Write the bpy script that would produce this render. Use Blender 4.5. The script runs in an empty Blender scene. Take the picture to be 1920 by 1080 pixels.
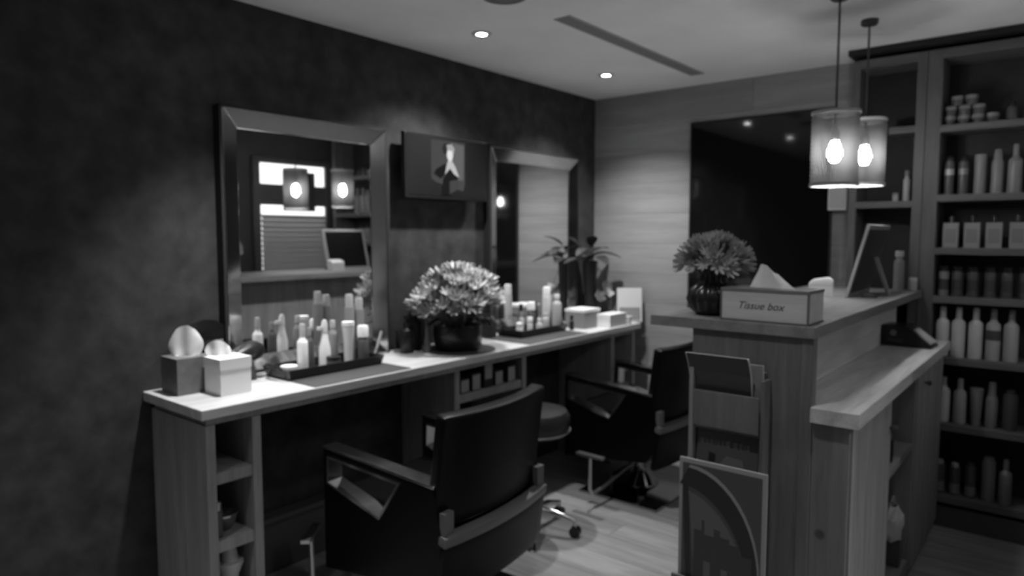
import bpy, bmesh, math, random
from mathutils import Vector, Matrix
random.seed(7)
S = bpy.context.scene
COL = S.collection
PI = math.pi

# ------------------------------------------------------------------ camera
cd = bpy.data.cameras.new('camera'); cam = bpy.data.objects.new('camera', cd); COL.objects.link(cam)
cam.location = (2.75, -4.30, 1.50)
cam.rotation_euler = (math.radians(90 - 4.42), 0, math.radians(39.45))
cd.sensor_width = 36; cd.lens = 1290 / 1920 * 36; cd.clip_start = 0.02
cd.dof.use_dof = True; cd.dof.focus_distance = 1.0; cd.dof.aperture_fstop = 3.8
S.camera = cam
# ------------------------------------------------------------------ world, exposure
W = bpy.data.worlds.new('world'); S.world = W; W.use_nodes = True
W.node_tree.nodes['Background'].inputs[0].default_value = (.5, .5, .5, 1)
W.node_tree.nodes['Background'].inputs[1].default_value = 0.004
S.view_settings.view_transform = 'Standard'; S.view_settings.look = 'None'
S.view_settings.exposure = 0.33; S.view_settings.gamma = 1.0; S.view_settings.use_curve_mapping = False
DOWN_W = 75.0      # recessed downlights over the styling counter
FILL_W = 30.0       # unseen fill downlights added over the rest of the room
PEND_W = 215.0     # glow of the pendant bulbs

# ------------------------------------------------------------------ materials (all neutral grey)
MATS = {}
def nodes_of(m):
    m.use_nodes = True
    nt = m.node_tree
    return nt, nt.nodes, nt.links, nt.nodes['Principled BSDF']
def plain(name, v, rough=.6, metal=0.0, spec=.5, noise=0.0, scale=40.0, bump=0.0, alpha=None, emis=0.0):
    if name in MATS: return MATS[name]
    m = bpy.data.materials.new(name); nt, N, L, b = nodes_of(m)
    b.inputs['Base Color'].default_value = (v, v, v, 1)
    b.inputs['Roughness'].default_value = rough; b.inputs['Metallic'].default_value = metal
    b.inputs['Specular IOR Level'].default_value = spec
    if emis:
        b.inputs['Emission Color'].default_value = (1, 1, 1, 1); b.inputs['Emission Strength'].default_value = emis
    if noise or bump:
        tc = N.new('ShaderNodeTexCoord'); n = N.new('ShaderNodeTexNoise')
        n.inputs['Scale'].default_value = scale; n.inputs['Detail'].default_value = 4
        L.new(tc.outputs['Object'], n.inputs['Vector'])
        if noise:
            r = N.new('ShaderNodeMapRange')
            r.inputs['From Min'].default_value = .3; r.inputs['From Max'].default_value = .7
            r.inputs['To Min'].default_value = max(v * (1 - noise), 0); r.inputs['To Max'].default_value = v * (1 + noise)
            L.new(n.outputs['Fac'], r.inputs['Value']); L.new(r.outputs[0], b.inputs['Base Color'])
        if bump:
            bp = N.new('ShaderNodeBump'); bp.inputs['Strength'].default_value = bump; bp.inputs['Distance'].default_value = .01
            L.new(n.outputs['Fac'], bp.inputs['Height']); L.new(bp.outputs[0], b.inputs['Normal'])
    MATS[name] = m; return m
def wood(name, v, axis='x', contrast=.35, rough=.55, vary=.12, spec=.3, knot=None):
    if name in MATS: return MATS[name]
    m = bpy.data.materials.new(name); nt, N, L, b = nodes_of(m)
    tc = N.new('ShaderNodeTexCoord'); mp = N.new('ShaderNodeMapping'); L.new(tc.outputs['Object'], mp.inputs['Vector'])
    sc = {'x': (.8, 9, 9), 'y': (9, .8, 9), 'z': (9, 9, .8)}[axis]
    mp.inputs['Scale'].default_value = sc
    oi = N.new('ShaderNodeObjectInfo'); ad = N.new('ShaderNodeVectorMath'); ad.operation = 'SCALE'
    co = N.new('ShaderNodeCombineXYZ')
    for i in range(3): L.new(oi.outputs['Random'], co.inputs[i])
    L.new(co.outputs[0], ad.inputs[0]); ad.inputs['Scale'].default_value = 17.0
    L.new(ad.outputs[0], mp.inputs['Location'])
    n1 = N.new('ShaderNodeTexNoise'); n1.inputs['Scale'].default_value = 2.2; n1.inputs['Detail'].default_value = 6; n1.inputs['Distortion'].default_value = .6
    n2 = N.new('ShaderNodeTexNoise'); n2.inputs['Scale'].default_value = 14; n2.inputs['Detail'].default_value = 3
    L.new(mp.outputs[0], n1.inputs['Vector']); L.new(mp.outputs[0], n2.inputs['Vector'])
    mx = N.new('ShaderNodeMath'); mx.operation = 'MULTIPLY_ADD'; mx.inputs[1].default_value = .35
    L.new(n2.outputs['Fac'], mx.inputs[0]); L.new(n1.outputs['Fac'], mx.inputs[2])
    r = N.new('ShaderNodeMapRange'); r.inputs['From Min'].default_value = .42; r.inputs['From Max'].default_value = .95
    r.inputs['To Min'].default_value = v * (1 - contrast); r.inputs['To Max'].default_value = v * (1 + contrast)
    L.new(mx.outputs[0], r.inputs['Value'])
    rv = N.new('ShaderNodeMapRange'); rv.inputs['To Min'].default_value = 1 - vary; rv.inputs['To Max'].default_value = 1 + vary
    L.new(oi.outputs['Random'], rv.inputs['Value'])
    mu = N.new('ShaderNodeMath'); mu.operation = 'MULTIPLY'; L.new(r.outputs[0], mu.inputs[0]); L.new(rv.outputs[0], mu.inputs[1])
    out = mu.outputs[0]
    if knot:
        for kx, ky, kz, kr in knot:
            d = N.new('ShaderNodeVectorMath'); d.operation = 'DISTANCE'
            L.new(tc.outputs['Object'], d.inputs[0]); d.inputs[1].default_value = (kx, ky, kz)
            s = N.new('ShaderNodeMapRange'); s.inputs['From Min'].default_value = kr * .5; s.inputs['From Max'].default_value = kr
            s.inputs['To Min'].default_value = .45; s.inputs['To Max'].default_value = 1
            L.new(d.outputs['Value'], s.inputs['Value'])
            k = N.new('ShaderNodeMath'); k.operation = 'MULTIPLY'; L.new(out, k.inputs[0]); L.new(s.outputs[0], k.inputs[1]); out = k.outputs[0]
    L.new(out, b.inputs['Base Color'])
    b.inputs['Roughness'].default_value = rough; b.inputs['Specular IOR Level'].default_value = spec
    bp = N.new('ShaderNodeBump'); bp.inputs['Strength'].default_value = .15; bp.inputs['Distance'].default_value = .004
    L.new(n2.outputs['Fac'], bp.inputs['Height']); L.new(bp.outputs[0], b.inputs['Normal'])
    MATS[name] = m; return m
def emit(name, s):
    if name in MATS: return MATS[name]
    m = bpy.data.materials.new(name); m.use_nodes = True; nt = m.node_tree
    for n in list(nt.nodes): nt.nodes.remove(n)
    e = nt.nodes.new('ShaderNodeEmission'); e.inputs[0].default_value = (1, 1, 1, 1); e.inputs[1].default_value = s
    o = nt.nodes.new('ShaderNodeOutputMaterial'); nt.links.new(e.outputs[0], o.inputs[0])
    MATS[name] = m; return m

def woven(name, v, tr):
    """thin woven strip that lets some light through"""
    m = bpy.data.materials.new(name); nt, N, L, b = nodes_of(m)
    b.inputs['Base Color'].default_value = (v, v, v, 1); b.inputs['Roughness'].default_value = .8
    t = N.new('ShaderNodeBsdfTranslucent'); t.inputs[0].default_value = (tr, tr, tr, 1)
    x = N.new('ShaderNodeMixShader'); x.inputs[0].default_value = .5
    L.new(b.outputs[0], x.inputs[1]); L.new(t.outputs[0], x.inputs[2]); L.new(x.outputs[0], N['Material Output'].inputs['Surface'])
    MATS[name] = m; return m
M = dict(
    wallL=plain('charcoal_wallpaper', .045, .85, noise=.35, scale=9, bump=.35, spec=.2),
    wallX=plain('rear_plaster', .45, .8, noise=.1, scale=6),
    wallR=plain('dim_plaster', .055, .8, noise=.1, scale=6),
    ceil=plain('ceiling_plaster', .91, .9, noise=.05, scale=2.5, bump=.08),
    boardback=plain('dark_gap', .02, .9),
    board=wood('pale_wall_board', .265, 'x', .16, .6, .10),
    plank=wood('pale_floor_plank', .27, 'x', .28, .42, .12),
    floorb=plain('floor_underlay', .42, .8),
    counter=wood('pale_counter_wood', .58, 'y', .22, .35, .05),
    unit=wood('mid_oak', .26, 'z', .25, .55, .08),
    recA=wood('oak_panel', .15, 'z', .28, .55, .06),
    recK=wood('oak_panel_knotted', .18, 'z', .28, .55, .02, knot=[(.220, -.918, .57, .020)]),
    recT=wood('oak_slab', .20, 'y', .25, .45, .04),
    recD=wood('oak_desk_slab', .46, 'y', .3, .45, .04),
    shelf=wood('shelf_oak', .12, 'z', .22, .55, .05),
    shelfh=wood('shelf_oak_flat', .13, 'x', .22, .55, .05),
    shelfback=plain('shelf_back_dark', .035, .8, noise=.2, scale=6),
    black=plain('black_leather', .002, .35, spec=.16, bump=.08, scale=160),
    blackp=plain('black_plastic', .012, .3),
    blackm=plain('black_matte', .012, .7),
    dark=plain('dark_grey_plastic', .05, .4),
    chrome=plain('chrome', .75, .14, 1.0),
    satin=plain('satin_steel', .55, .32, 1.0),
    dchrome=plain('dark_chrome', .40, .09, 1.0),
    white=plain('white_card', .80, .5),
    paper=plain('tissue_paper', .85, .9, noise=.05, scale=30),
    cream=plain('cream_plastic', .60, .4),
    lgrey=plain('light_grey_plastic', .42, .4),
    grey=plain('mid_grey_plastic', .22, .4),
    dgrey=plain('charcoal_plastic', .08, .4),
    mirror=plain('mirror_silver', .82, .02, 1.0),
    bevel=plain('bevelled_mirror_strip', .62, .12, 1.0),
    mat=plain('dark_counter_mat', .055, .5),
    bglass=plain('black_glass', .006, .06, spec=.6),
    screen=plain('screen_black', .012, .25),
    petal=plain('pale_petal', .62, .7, noise=.2, scale=60),
    petal2=plain('grey_petal', .30, .7, noise=.25, scale=60),
    leaf=plain('dark_leaf', .035, .5, noise=.3, scale=30),
    leaf2=plain('mid_leaf', .10, .55, noise=.3, scale=30),
    wicker=woven('shade_cane', .05, .24),
    vase=plain('dark_glazed_vase', .018, .25),
    glassy=plain('smoked_plastic', .10, .15),
)

# ------------------------------------------------------------------ mesh helpers
class MB:
    """collects shapes into one bmesh; build() links it as ONE object"""
    def __init__(s): s.bm = bmesh.new()
    def box(s, x0, x1, y0, y1, z0, z1):
        v = [s.bm.verts.new(p) for p in ((x0,y0,z0),(x1,y0,z0),(x1,y1,z0),(x0,y1,z0),(x0,y0,z1),(x1,y0,z1),(x1,y1,z1),(x0,y1,z1))]
        for f in ((3,2,1,0),(4,5,6,7),(0,1,5,4),(1,2,6,5),(2,3,7,6),(3,0,4,7)): s.bm.faces.new([v[i] for i in f])
        return s
    def prism(s, pts, axis, a0, a1):
        """2D polygon pts extruded along axis ('x': pts=(y,z); 'y': (x,z); 'z': (x,y))"""
        def P(p, a): return {'x': (a, p[0], p[1]), 'y': (p[0], a, p[1]), 'z': (p[0], p[1], a)}[axis]
        A = [s.bm.verts.new(P(p, a0)) for p in pts]; B = [s.bm.verts.new(P(p, a1)) for p in pts]
        n = len(pts); fs = []
        fs.append(s.bm.faces.new(A[::-1])); fs.append(s.bm.faces.new(B))
        for i in range(n): fs.append(s.bm.faces.new((A[i], A[(i+1) % n], B[(i+1) % n], B[i])))
        bmesh.ops.recalc_face_normals(s.bm, faces=fs); return s
    def holed(s, outer, hole, axis, a0, a1):
        """polygon with one hole, extruded"""
        def P(p, a): return {'x': (a, p[0], p[1]), 'y': (p[0], a, p[1]), 'z': (p[0], p[1], a)}[axis]
        t = bmesh.new(); ed = []
        for loop in (outer, hole):
            vs = [t.verts.new(P(p, a0)) for p in loop]
            for i in range(len(vs)): ed.append(t.edges.new((vs[i], vs[(i+1) % len(vs)])))
        r = bmesh.ops.triangle_fill(t, edges=ed, use_beauty=True)
        ex = bmesh.ops.extrude_face_region(t, geom=[f for f in t.faces])
        d = {'x': (a1-a0,0,0), 'y': (0,a1-a0,0), 'z': (0,0,a1-a0)}[axis]
        bmesh.ops.translate(t, vec=d, verts=[g for g in ex['geom'] if isinstance(g, bmesh.types.BMVert)])
        bmesh.ops.recalc_face_normals(t, faces=t.faces)
        s.merge(t); return s
    def merge(s, t):
        me = bpy.data.meshes.new('tmp'); t.to_mesh(me); t.free(); s.bm.from_mesh(me); bpy.data.meshes.remove(me)
    def cyl(s, p0, p1, r0, r1=None, seg=16, caps=True):
        r1 = r0 if r1 is None else r1
        p0 = Vector(p0); p1 = Vector(p1); d = (p1-p0).normalized()
        a = d.orthogonal().normalized(); b = d.cross(a)
        A = []; B = []
        for i in range(seg):
            t = 2*PI*i/seg; o = a*math.cos(t) + b*math.sin(t)
            A.append(s.bm.verts.new(p0+o*r0)); B.append(s.bm.verts.new(p1+o*r1))
        for i in range(seg): s.bm.faces.new((A[i], A[(i+1) % seg], B[(i+1) % seg], B[i]))
        if caps: s.bm.faces.new(A[::-1]); s.bm.faces.new(B)
        return s
    def lathe(s, prof, c=(0,0,0), seg=20, rib=0.0, nrib=0, ring=False):
        """prof: list of (r,z)"""
        rings = []
        for r, z in prof:
            vs = []
            for i in range(seg):
                t = 2*PI*i/seg; rr = r*(1 + (rib*math.cos(nrib*t) if nrib else 0))
                vs.append(s.bm.verts.new((c[0]+rr*math.cos(t), c[1]+rr*math.sin(t), c[2]+z)))
            rings.append(vs)
        for a, b in zip(rings, rings[1:] + ([rings[0]] if ring else [])):
            for i in range(seg): s.bm.faces.new((a[i], a[(i+1) % seg], b[(i+1) % seg], b[i]))
        if not ring: s.bm.faces.new(rings[0][::-1]); s.bm.faces.new(rings[-1])
        return s
    def tube(s, pts, r, seg=8):
        pts = [Vector(p) for p in pts]; rings = []; prev = None
        for i, p in enumerate(pts):
            d = (pts[min(i+1, len(pts)-1)] - pts[max(i-1, 0)]).normalized()
            a = d.orthogonal().normalized() if prev is None else (prev - d*prev.dot(d)).normalized()
            prev = a; b = d.cross(a)
            rr = r[i] if isinstance(r, (list, tuple)) else r
            rings.append([s.bm.verts.new(p + (a*math.cos(2*PI*k/seg) + b*math.sin(2*PI*k/seg))*rr) for k in range(seg)])
        for A, B in zip(rings, rings[1:]):
            for k in range(seg): s.bm.faces.new((A[k], A[(k+1) % seg], B[(k+1) % seg], B[k]))
        s.bm.faces.new(rings[0][::-1]); s.bm.faces.new(rings[-1]); return s
    def sheet(s, grid, th=0.0):
        """grid of points -> surface, optionally solid with a thickness along its normals"""
        V = [[s.bm.verts.new(p) for p in row] for row in grid]
        fs = []
        for i in range(len(V)-1):
            for j in range(len(V[0])-1): fs.append(s.bm.faces.new((V[i][j], V[i][j+1], V[i+1][j+1], V[i+1][j])))
        if th:
            bmesh.ops.recalc_face_normals(s.bm, faces=fs)
            bmesh.ops.solidify(s.bm, geom=fs, thickness=th)
        return s
    def build(s, name, mat, parent=None, bevel=0.0, seg=2, smooth=False, world=False):
        bm = s.bm
        if world and parent is not None:
            r = parent
            while r.parent: r = r.parent
            bmesh.ops.translate(bm, vec=-Vector(r.location), verts=bm.verts)
        if bevel:
            bmesh.ops.bevel(bm, geom=[e for e in bm.edges if len(e.link_faces) == 2 and e.calc_face_angle(0) > .5] , offset=bevel, segments=seg, affect='EDGES', profile=.6)
        bmesh.ops.recalc_face_normals(bm, faces=bm.faces)
        me = bpy.data.meshes.new(name); bm.to_mesh(me); bm.free()
        if smooth:
            for p in me.polygons: p.use_smooth = True
            try: me.set_sharp_from_angle(angle=math.radians(40))
            except Exception: pass
        me.materials.append(M[mat] if isinstance(mat, str) else mat)
        o = bpy.data.objects.new(name, me); COL.objects.link(o)
        if parent is not None: o.parent = parent
        return o
def thing(name, label, cat, loc=(0,0,0), rz=0.0, group=None):
    o = bpy.data.objects.new(name, None); COL.objects.link(o); o.empty_display_size = .05
    o.location = loc; o.rotation_euler = (0, 0, rz); o['label'] = label; o['category'] = cat
    if group: o['group'] = group
    return o
def tag(o, label, cat, group=None):
    o['label'] = label; o['category'] = cat
    if group: o['group'] = group
    return o
def struct(o, label=None):
    o['kind'] = 'structure'
    if label: o['label'] = label
    return o
def link_mesh(name, me, parent, loc=(0,0,0), rot=(0,0,0), sc=(1,1,1)):
    o = bpy.data.objects.new(name, me); COL.objects.link(o); o.parent = parent
    o.location = loc; o.rotation_euler = rot; o.scale = sc; return o

# ================================================================== THE SETTING
H = 2.47
# floor with planks laid along x
fl = struct(MB().box(-.1, 6.1, -7.1, .1, -.12, -.004).build('floor', 'floorb'), 'pale wood plank floor of the salon')
y = -4.65; k = 0
while y < -.001:
    y1 = min(y + .19, 0); x = [-.7, -.25, -.95, -.45][k % 4]
    while x < 3.4:
        x1 = x + 1.25
        a, b = max(x, 0), min(x1, 3.4)
        if b - a > .05:
            MB().box(a + .0012, b - .0012, y + .0012, y1 - .0012, -.006, 0).build('floor_plank', 'plank', fl)
        x = x1
    y = y1; k += 1
struct(MB().box(-.1, 6.1, -7.1, .1, H, H + .12).build('ceiling', 'ceil'), 'plain pale plaster ceiling')
wl = struct(MB().box(-.12, 0, -7.1, .1, 0, H).build('wall_left', 'wallL'), 'charcoal wall behind the mirrors')
wb = struct(MB().box(0, 6.0, 0, .12, 0, H).build('wall_back', 'boardback'), 'pale board-clad wall at the far end')
z = 0.0; k = 0
while z < H - .01:
    z1 = min(z + .206, H); x = [-.35, -1.1, -.75][k % 3]
    while x < 3.0:
        x1 = x + 1.9; a, b = max(x, 0.0), min(x1, 3.0)
        if b - a > .05:
            MB().box(a + .0008, b - .0008, -.012 + (random.random() - .5) * .002, 0, z + .0008, z1 - .0008).build('wall_board', 'board', wb)
        x = x1
    z = z1; k += 1
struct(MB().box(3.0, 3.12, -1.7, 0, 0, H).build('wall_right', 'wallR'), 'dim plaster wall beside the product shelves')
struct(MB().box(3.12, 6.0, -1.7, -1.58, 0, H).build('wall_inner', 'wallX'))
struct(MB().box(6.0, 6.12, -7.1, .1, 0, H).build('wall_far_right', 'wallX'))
struct(MB().box(0, 6.0, -7.1, -7.0, 0, H).build('wall_rear', 'wallX'))
struct(MB().box(0, .018, -6.9, -3.17, 0, .10).build('baseboard_left', 'blackm', bevel=.004))
struct(MB().box(0, .05, -2.93, -1.92, 0, .24).box(0, .075, -2.93, -1.92, .24, .26).build('baseboard_counter', 'dgrey', bevel=.004), 'low dark ledge along the wall under the counter')

# window in the right wall (seen in the mirror)
w = bpy.data.objects.new('window_1', None); COL.objects.link(w); w.location = (3.0, -.60, 1.1); struct(w, 'bright window with slatted blind reflected in the large mirror')
def W_(mb, n, m, **k): return mb.build(n, m, w, world=True, **k)
W_(MB().box(2.955, 3.0, -1.02, -.95, 1.08, 2.20).box(2.955, 3.0, -.26, -.20, 1.08, 2.20).box(2.955, 3.0, -.95, -.26, 2.145, 2.20).box(2.955, 3.0, -.95, -.26, 1.08, 1.14), 'window_frame', 'dgrey', bevel=.003)
W_(MB().box(2.97, 2.985, -.95, -.26, 1.77, 1.96), 'transom', 'dgrey')
W_(MB().box(2.985, 2.99, -.95, -.26, 1.96, 2.145), 'pane', emit('window_glow', 1.6))
W_(MB().box(2.985, 2.99, -.95, -.26, 1.14, 1.77), 'pane', MATS['window_glow'])
W_(MB().box(2.955, 2.968, -.72, -.38, 1.72, 2.085), 'hanging_sign', 'dark')
sl = MB().prism([(-.022, 0), (-.020, -.001), (.010, .0425), (.008, .0435)], 'y', -.345, .335).build('blind_slat', plain('slat_grey', .30, .6), w)
sl.location = (-.035, 0, .045)
for i in range(1, 12): link_mesh('blind_slat', sl.data, w, (-.035, 0, .045 + i * .045))

# recessed downlights
def downlight(x, y, label, watts, spread=128, blend=.9, group='recessed ceiling downlights'):
    t = thing('downlight', label, 'ceiling light', (x, y, H), 0, group)
    MB().lathe([(.026, -.001), (.026, -.006), (.046, -.006), (.050, 0)], seg=28, ring=True).build('trim_ring', 'cream', t, smooth=True)
    MB().lathe([(.001, -.004), (.025, -.004), (.025, -.002), (.001, -.002)], seg=24).build('lens', emit('downlight_glow', 60), t)
    ld = bpy.data.lights.new('downlight_spot', 'SPOT'); ld.energy = watts; ld.spot_size = math.radians(spread); ld.spot_blend = blend
    ld.shadow_soft_size = .03
    lo = bpy.data.objects.new('downlight_spot', ld); COL.objects.link(lo); lo.parent = t; lo.location = (0, 0, -.02)
    return t
downlight(.47, -1.76, 'bright round downlight in the ceiling above the television', DOWN_W)
downlight(.48, -.64, 'bright round downlight in the ceiling nearest the far corner', DOWN_W * 1.05, 120)
downlight(.47, -2.90, 'round downlight above the near end of the counter', DOWN_W * 1.45, 76)
downlight(1.9, -2.85, 'added unseen fill light over the open floor before the reception desk', FILL_W * .8, 100)  # fill added out of view to light the desk front and ledge
downlight(1.05, -4.45, 'added unseen fill light over the open floor left of the viewer', FILL_W * 1.45, 100)  # added out of view to lift the near shelf unit's side panel
downlight(2.85, -1.9, 'added unseen fill light over the lower desktop', FILL_W * .15, 100)  # faint unseen fill added for the desktop
downlight(4.2, -2.4, 'added unseen fill light in the side bay right of the desk', FILL_W * 4.5)  # unseen fill added to brighten riser, desktop and cabinet doors
# slot diffuser and speaker in the ceiling
t = thing('slot_diffuser', 'long narrow dark air slot in the ceiling', 'air vent', (.915, -1.01, H))
MB().box(-.045, .045, -.71, .71, -.004, 0).build('frame', plain('slot_grey', .34, .7), t, bevel=.0015)
for sx in (-.022, .0, .022): MB().box(sx-.006, sx+.006, -.70, .70, -.0055, -.002).build('slot_blade', plain('slot_blade', .20, .7), t)
t = thing('ceiling_speaker', 'round dark grille in the ceiling at the top edge', 'speaker', (.90, -2.10, H))
MB().lathe([(.001, -.008), (.075, -.008), (.085, 0), (.001, 0)], seg=28).build('grille', plain('grille_grey', .2, .7), t, smooth=True)
MB().lathe([(.078, -.006), (.079, -.011), (.092, -.009), (.094, 0)], seg=28, ring=True).build('rim', 'grey', t, smooth=True)

# ================================================================== LEFT WALL: counter, mirrors, television
t = thing('styling_counter', 'long pale wooden styling counter top along the charcoal wall', 'counter', (.23, -1.66, .86))
MB().box(.0, .462, -3.19, -.13, .863, .90).build('worktop', 'counter', t, bevel=.004, world=True)
MB().box(.03, .43, -3.16, -.16, .835, .863).build('apron', 'unit', t, world=True)

def unit(name, label, x1, y0, y1, shelves, backx=.012):
    t = thing(name, label, 'shelf unit', (.2, (y0+y1)/2, 0))
    p = .035
    MB().box(.01, x1, y0, y0+p, 0, .834).build('side_panel', 'unit', t, bevel=.002, world=True)
    MB().box(.01, x1, y1-p, y1, 0, .834).build('side_panel', 'unit', t, bevel=.002, world=True)
    MB().box(backx, backx+.012, y0+p, y1-p, .0, .834).build('back_panel', 'blackm', t, world=True)
    for z in shelves: MB().box(backx+.012, x1-.006, y0+p, y1-p, z-.042, z).build('shelf', 'unit', t, bevel=.002, world=True)
    return t
unit('counter_support', 'narrow oak shelf unit carrying the near end of the counter', .435, -3.165, -2.955, [.655, .405, .135, .05])
unit('counter_support', 'wide oak shelf unit carrying the middle of the counter', .405, -1.895, -1.325, [.70, .36, .05])
unit('counter_support', 'oak shelf unit carrying the far end of the counter', .43, -.46, -.15, [.62, .32, .05])

def wall_mirror(label, y0, y1, z0=.905, z1=2.018):
    t = thing('wall_mirror', label, 'mirror', (0, (y0+y1)/2, z0), 0, 'framed wall mirrors above the counter')
    MB().box(.001, .016, y0+.004, y1-.004, z0+.004, z1-.004).build('backing', 'blackm', t, world=True)
    f = .078; a = .055; b = .022
    MB().box(.016, b, y0+f-.002, y1-f+.002, z0+f-.002, z1-f+.002).build('mirror_glass', 'mirror', t, world=True)
    o = [(y0,z0),(y1,z0),(y1,z1),(y0,z1)]; i = [(y0+f,z0+f),(y1-f,z0+f),(y1-f,z1-f),(y0+f,z1-f)]
    for k in range(4):
        A, B, C, D = o[k], o[(k+1) % 4], i[(k+1) % 4], i[k]
        m = MB(); bm = m.bm
        v = [bm.verts.new((a, *A)), bm.verts.new((a, *B)), bm.verts.new((b+.003, *C)), bm.verts.new((b+.003, *D)),
             bm.verts.new((.016, *A)), bm.verts.new((.016, *B)), bm.verts.new((.016, *C)), bm.verts.new((.016, *D))]
        for fc in ((0,1,2,3),(7,6,5,4),(4,5,1,0),(5,6,2,1),(6,7,3,2),(7,4,0,3)): bm.faces.new([v[q] for q in fc])
        m.build('frame_strip', 'bevel', t, bevel=.004, seg=1, world=True)
    def rim(p, q):
        (ya, za), (yb, zb) = p, q
        ya, yb = min(ya, yb), max(ya, yb); za, zb = min(za, zb), max(za, zb)
        MB().box(.001, a-.003, ya-.006, yb+.006, za-.006, zb+.006).build('edge_strip', 'blackm', t, world=True)
    rim((y0-.006, z0), (y0-.006, z1)); rim((y1+.006, z0), (y1+.006, z1)); rim((y0, z1+.006), (y1, z1+.006))
    return t
wall_mirror('large mirror-framed mirror above the two tissue boxes', -2.865, -2.015)
wall_mirror('mirror-framed mirror beyond the television, near the far corner', -1.215, -.30)

# television
t = thing('television', 'flat black television on the charcoal wall between the mirrors', 'television', (0, -1.605, 1.69))
MB().box(.055, .085, -1.918, -1.290, 1.690, 2.028).build('casing', 'blackp', t, bevel=.005, world=True)
scr = MB().box(.085, .0865, -1.906, -1.302, 1.708, 2.018).build('screen', 'screen', t, world=True)
MB().box(.0, .055, -1.70, -1.50, 1.76, 1.96).build('wall_bracket', 'blackm', t, bevel=.004, world=True)
def scrpoly(pts, e, x):
    MB().prism(pts, 'x', x, x + .0004).build('screen_picture', emit('screen_%g' % e, e), scr, world=True)
scrpoly([(-1.735,1.80),(-1.70,1.78),(-1.49,1.74),(-1.478,1.78),(-1.478,2.004),(-1.735,2.004)], .055, .0866)
scrpoly([(-1.60,1.80),(-1.49,1.80),(-1.485,1.99),(-1.60,2.0)], .10, .0871)
scrpoly([(-1.645,1.935),(-1.655,1.965),(-1.64,1.99),(-1.60,1.996),(-1.565,1.985),(-1.56,1.955),(-1.575,1.935)], .025, .0876)   # hair
scrpoly([(-1.62,1.985),(-1.58,1.99),(-1.56,1.97),(-1.565,1.94),(-1.595,1.945),(-1.615,1.955)], .30, .0881)
scrpoly([(-1.615,1.955),(-1.580,1.955),(-1.572,1.93),(-1.580,1.905),(-1.598,1.895),(-1.614,1.91),(-1.62,1.93)], .62, .0886)     # face
scrpoly([(-1.612,1.90),(-1.58,1.90),(-1.555,1.87),(-1.525,1.815),(-1.565,1.83),(-1.595,1.86),(-1.635,1.825),(-1.625,1.86)], .42, .0886)  # shirt
scrpoly([(-1.63,1.885),(-1.70,1.85),(-1.72,1.825),(-1.67,1.80),(-1.64,1.82),(-1.628,1.85)], .012, .0890)   # dark sleeve
scrpoly([(-1.595,1.858),(-1.565,1.83),(-1.53,1.812),(-1.545,1.795),(-1.59,1.72),(-1.66,1.712),(-1.65,1.80),(-1.632,1.822)], .012, .0890)  # jacket
scrpoly([(-1.60,1.79),(-1.555,1.80),(-1.515,1.79),(-1.54,1.745),(-1.60,1.72)], .05, .0894)

# ================================================================== RECEPTION DESK
R = thing('reception_desk', 'oak reception desk with raised ledge and lower desktop', 'desk', (1.95, -1.17, 0))
def RB(mb, n, m, **k): return mb.build(n, m, R, world=True, **k)
YF = -.262
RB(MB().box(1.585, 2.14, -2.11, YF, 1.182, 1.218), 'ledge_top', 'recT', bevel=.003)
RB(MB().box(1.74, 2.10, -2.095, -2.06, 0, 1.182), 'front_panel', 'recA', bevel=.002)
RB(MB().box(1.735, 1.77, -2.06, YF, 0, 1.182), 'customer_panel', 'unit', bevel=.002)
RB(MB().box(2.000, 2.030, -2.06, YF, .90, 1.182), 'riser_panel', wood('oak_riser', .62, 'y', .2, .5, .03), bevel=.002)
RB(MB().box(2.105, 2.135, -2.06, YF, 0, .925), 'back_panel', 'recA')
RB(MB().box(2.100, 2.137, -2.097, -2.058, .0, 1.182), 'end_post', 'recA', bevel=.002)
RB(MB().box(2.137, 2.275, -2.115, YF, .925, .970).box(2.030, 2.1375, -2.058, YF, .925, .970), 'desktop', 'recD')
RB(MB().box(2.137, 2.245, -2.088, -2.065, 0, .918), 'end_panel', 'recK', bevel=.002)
RB(MB().box(2.225, 2.25, -2.065, -1.985, .04, .92), 'stile', 'unit', bevel=.002)
d = RB(MB().box(2.225, 2.25, -1.982, -1.50, .045, .915), 'door', 'unit', bevel=.003)
RB(MB().cyl((2.25, -1.525, .80), (2.265, -1.525, .80), .006, .006).cyl((2.262, -1.525, .80), (2.276, -1.525, .80), .012, .010), 'knob', 'dark')
k_ = [c for c in R.children if c.name.startswith('knob')][-1]; k_.parent = d
RB(MB().box(2.10, 2.245, -1.497, -1.475, .045, .92), 'niche_side', 'unit')
RB(MB().box(2.10, 2.245, -.995, -.973, .045, .92), 'niche_side', 'unit')
RB(MB().box(2.137, 2.243, -1.475, -.995, .585, .615), 'niche_shelf', 'recT', bevel=.002)
RB(MB().box(2.137, 2.243, -1.475, -.995, .045, .10), 'niche_bottom', 'recT', bevel=.002)
d = RB(MB().box(2.225, 2.25, -.970, YF-.004, .045, .915), 'door', 'unit', bevel=.003)
RB(MB().cyl((2.25, -.80, .845), (2.265, -.80, .845), .006, .006).cyl((2.262, -.80, .845), (2.276, -.80, .845), .012, .010), 'knob', 'dark')
k_ = [c for c in R.children if c.name.startswith('knob')][-1]; k_.parent = d
RB(MB().box(2.10, 2.235, -2.06, YF, 0, .045), 'plinth', 'dgrey')

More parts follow.
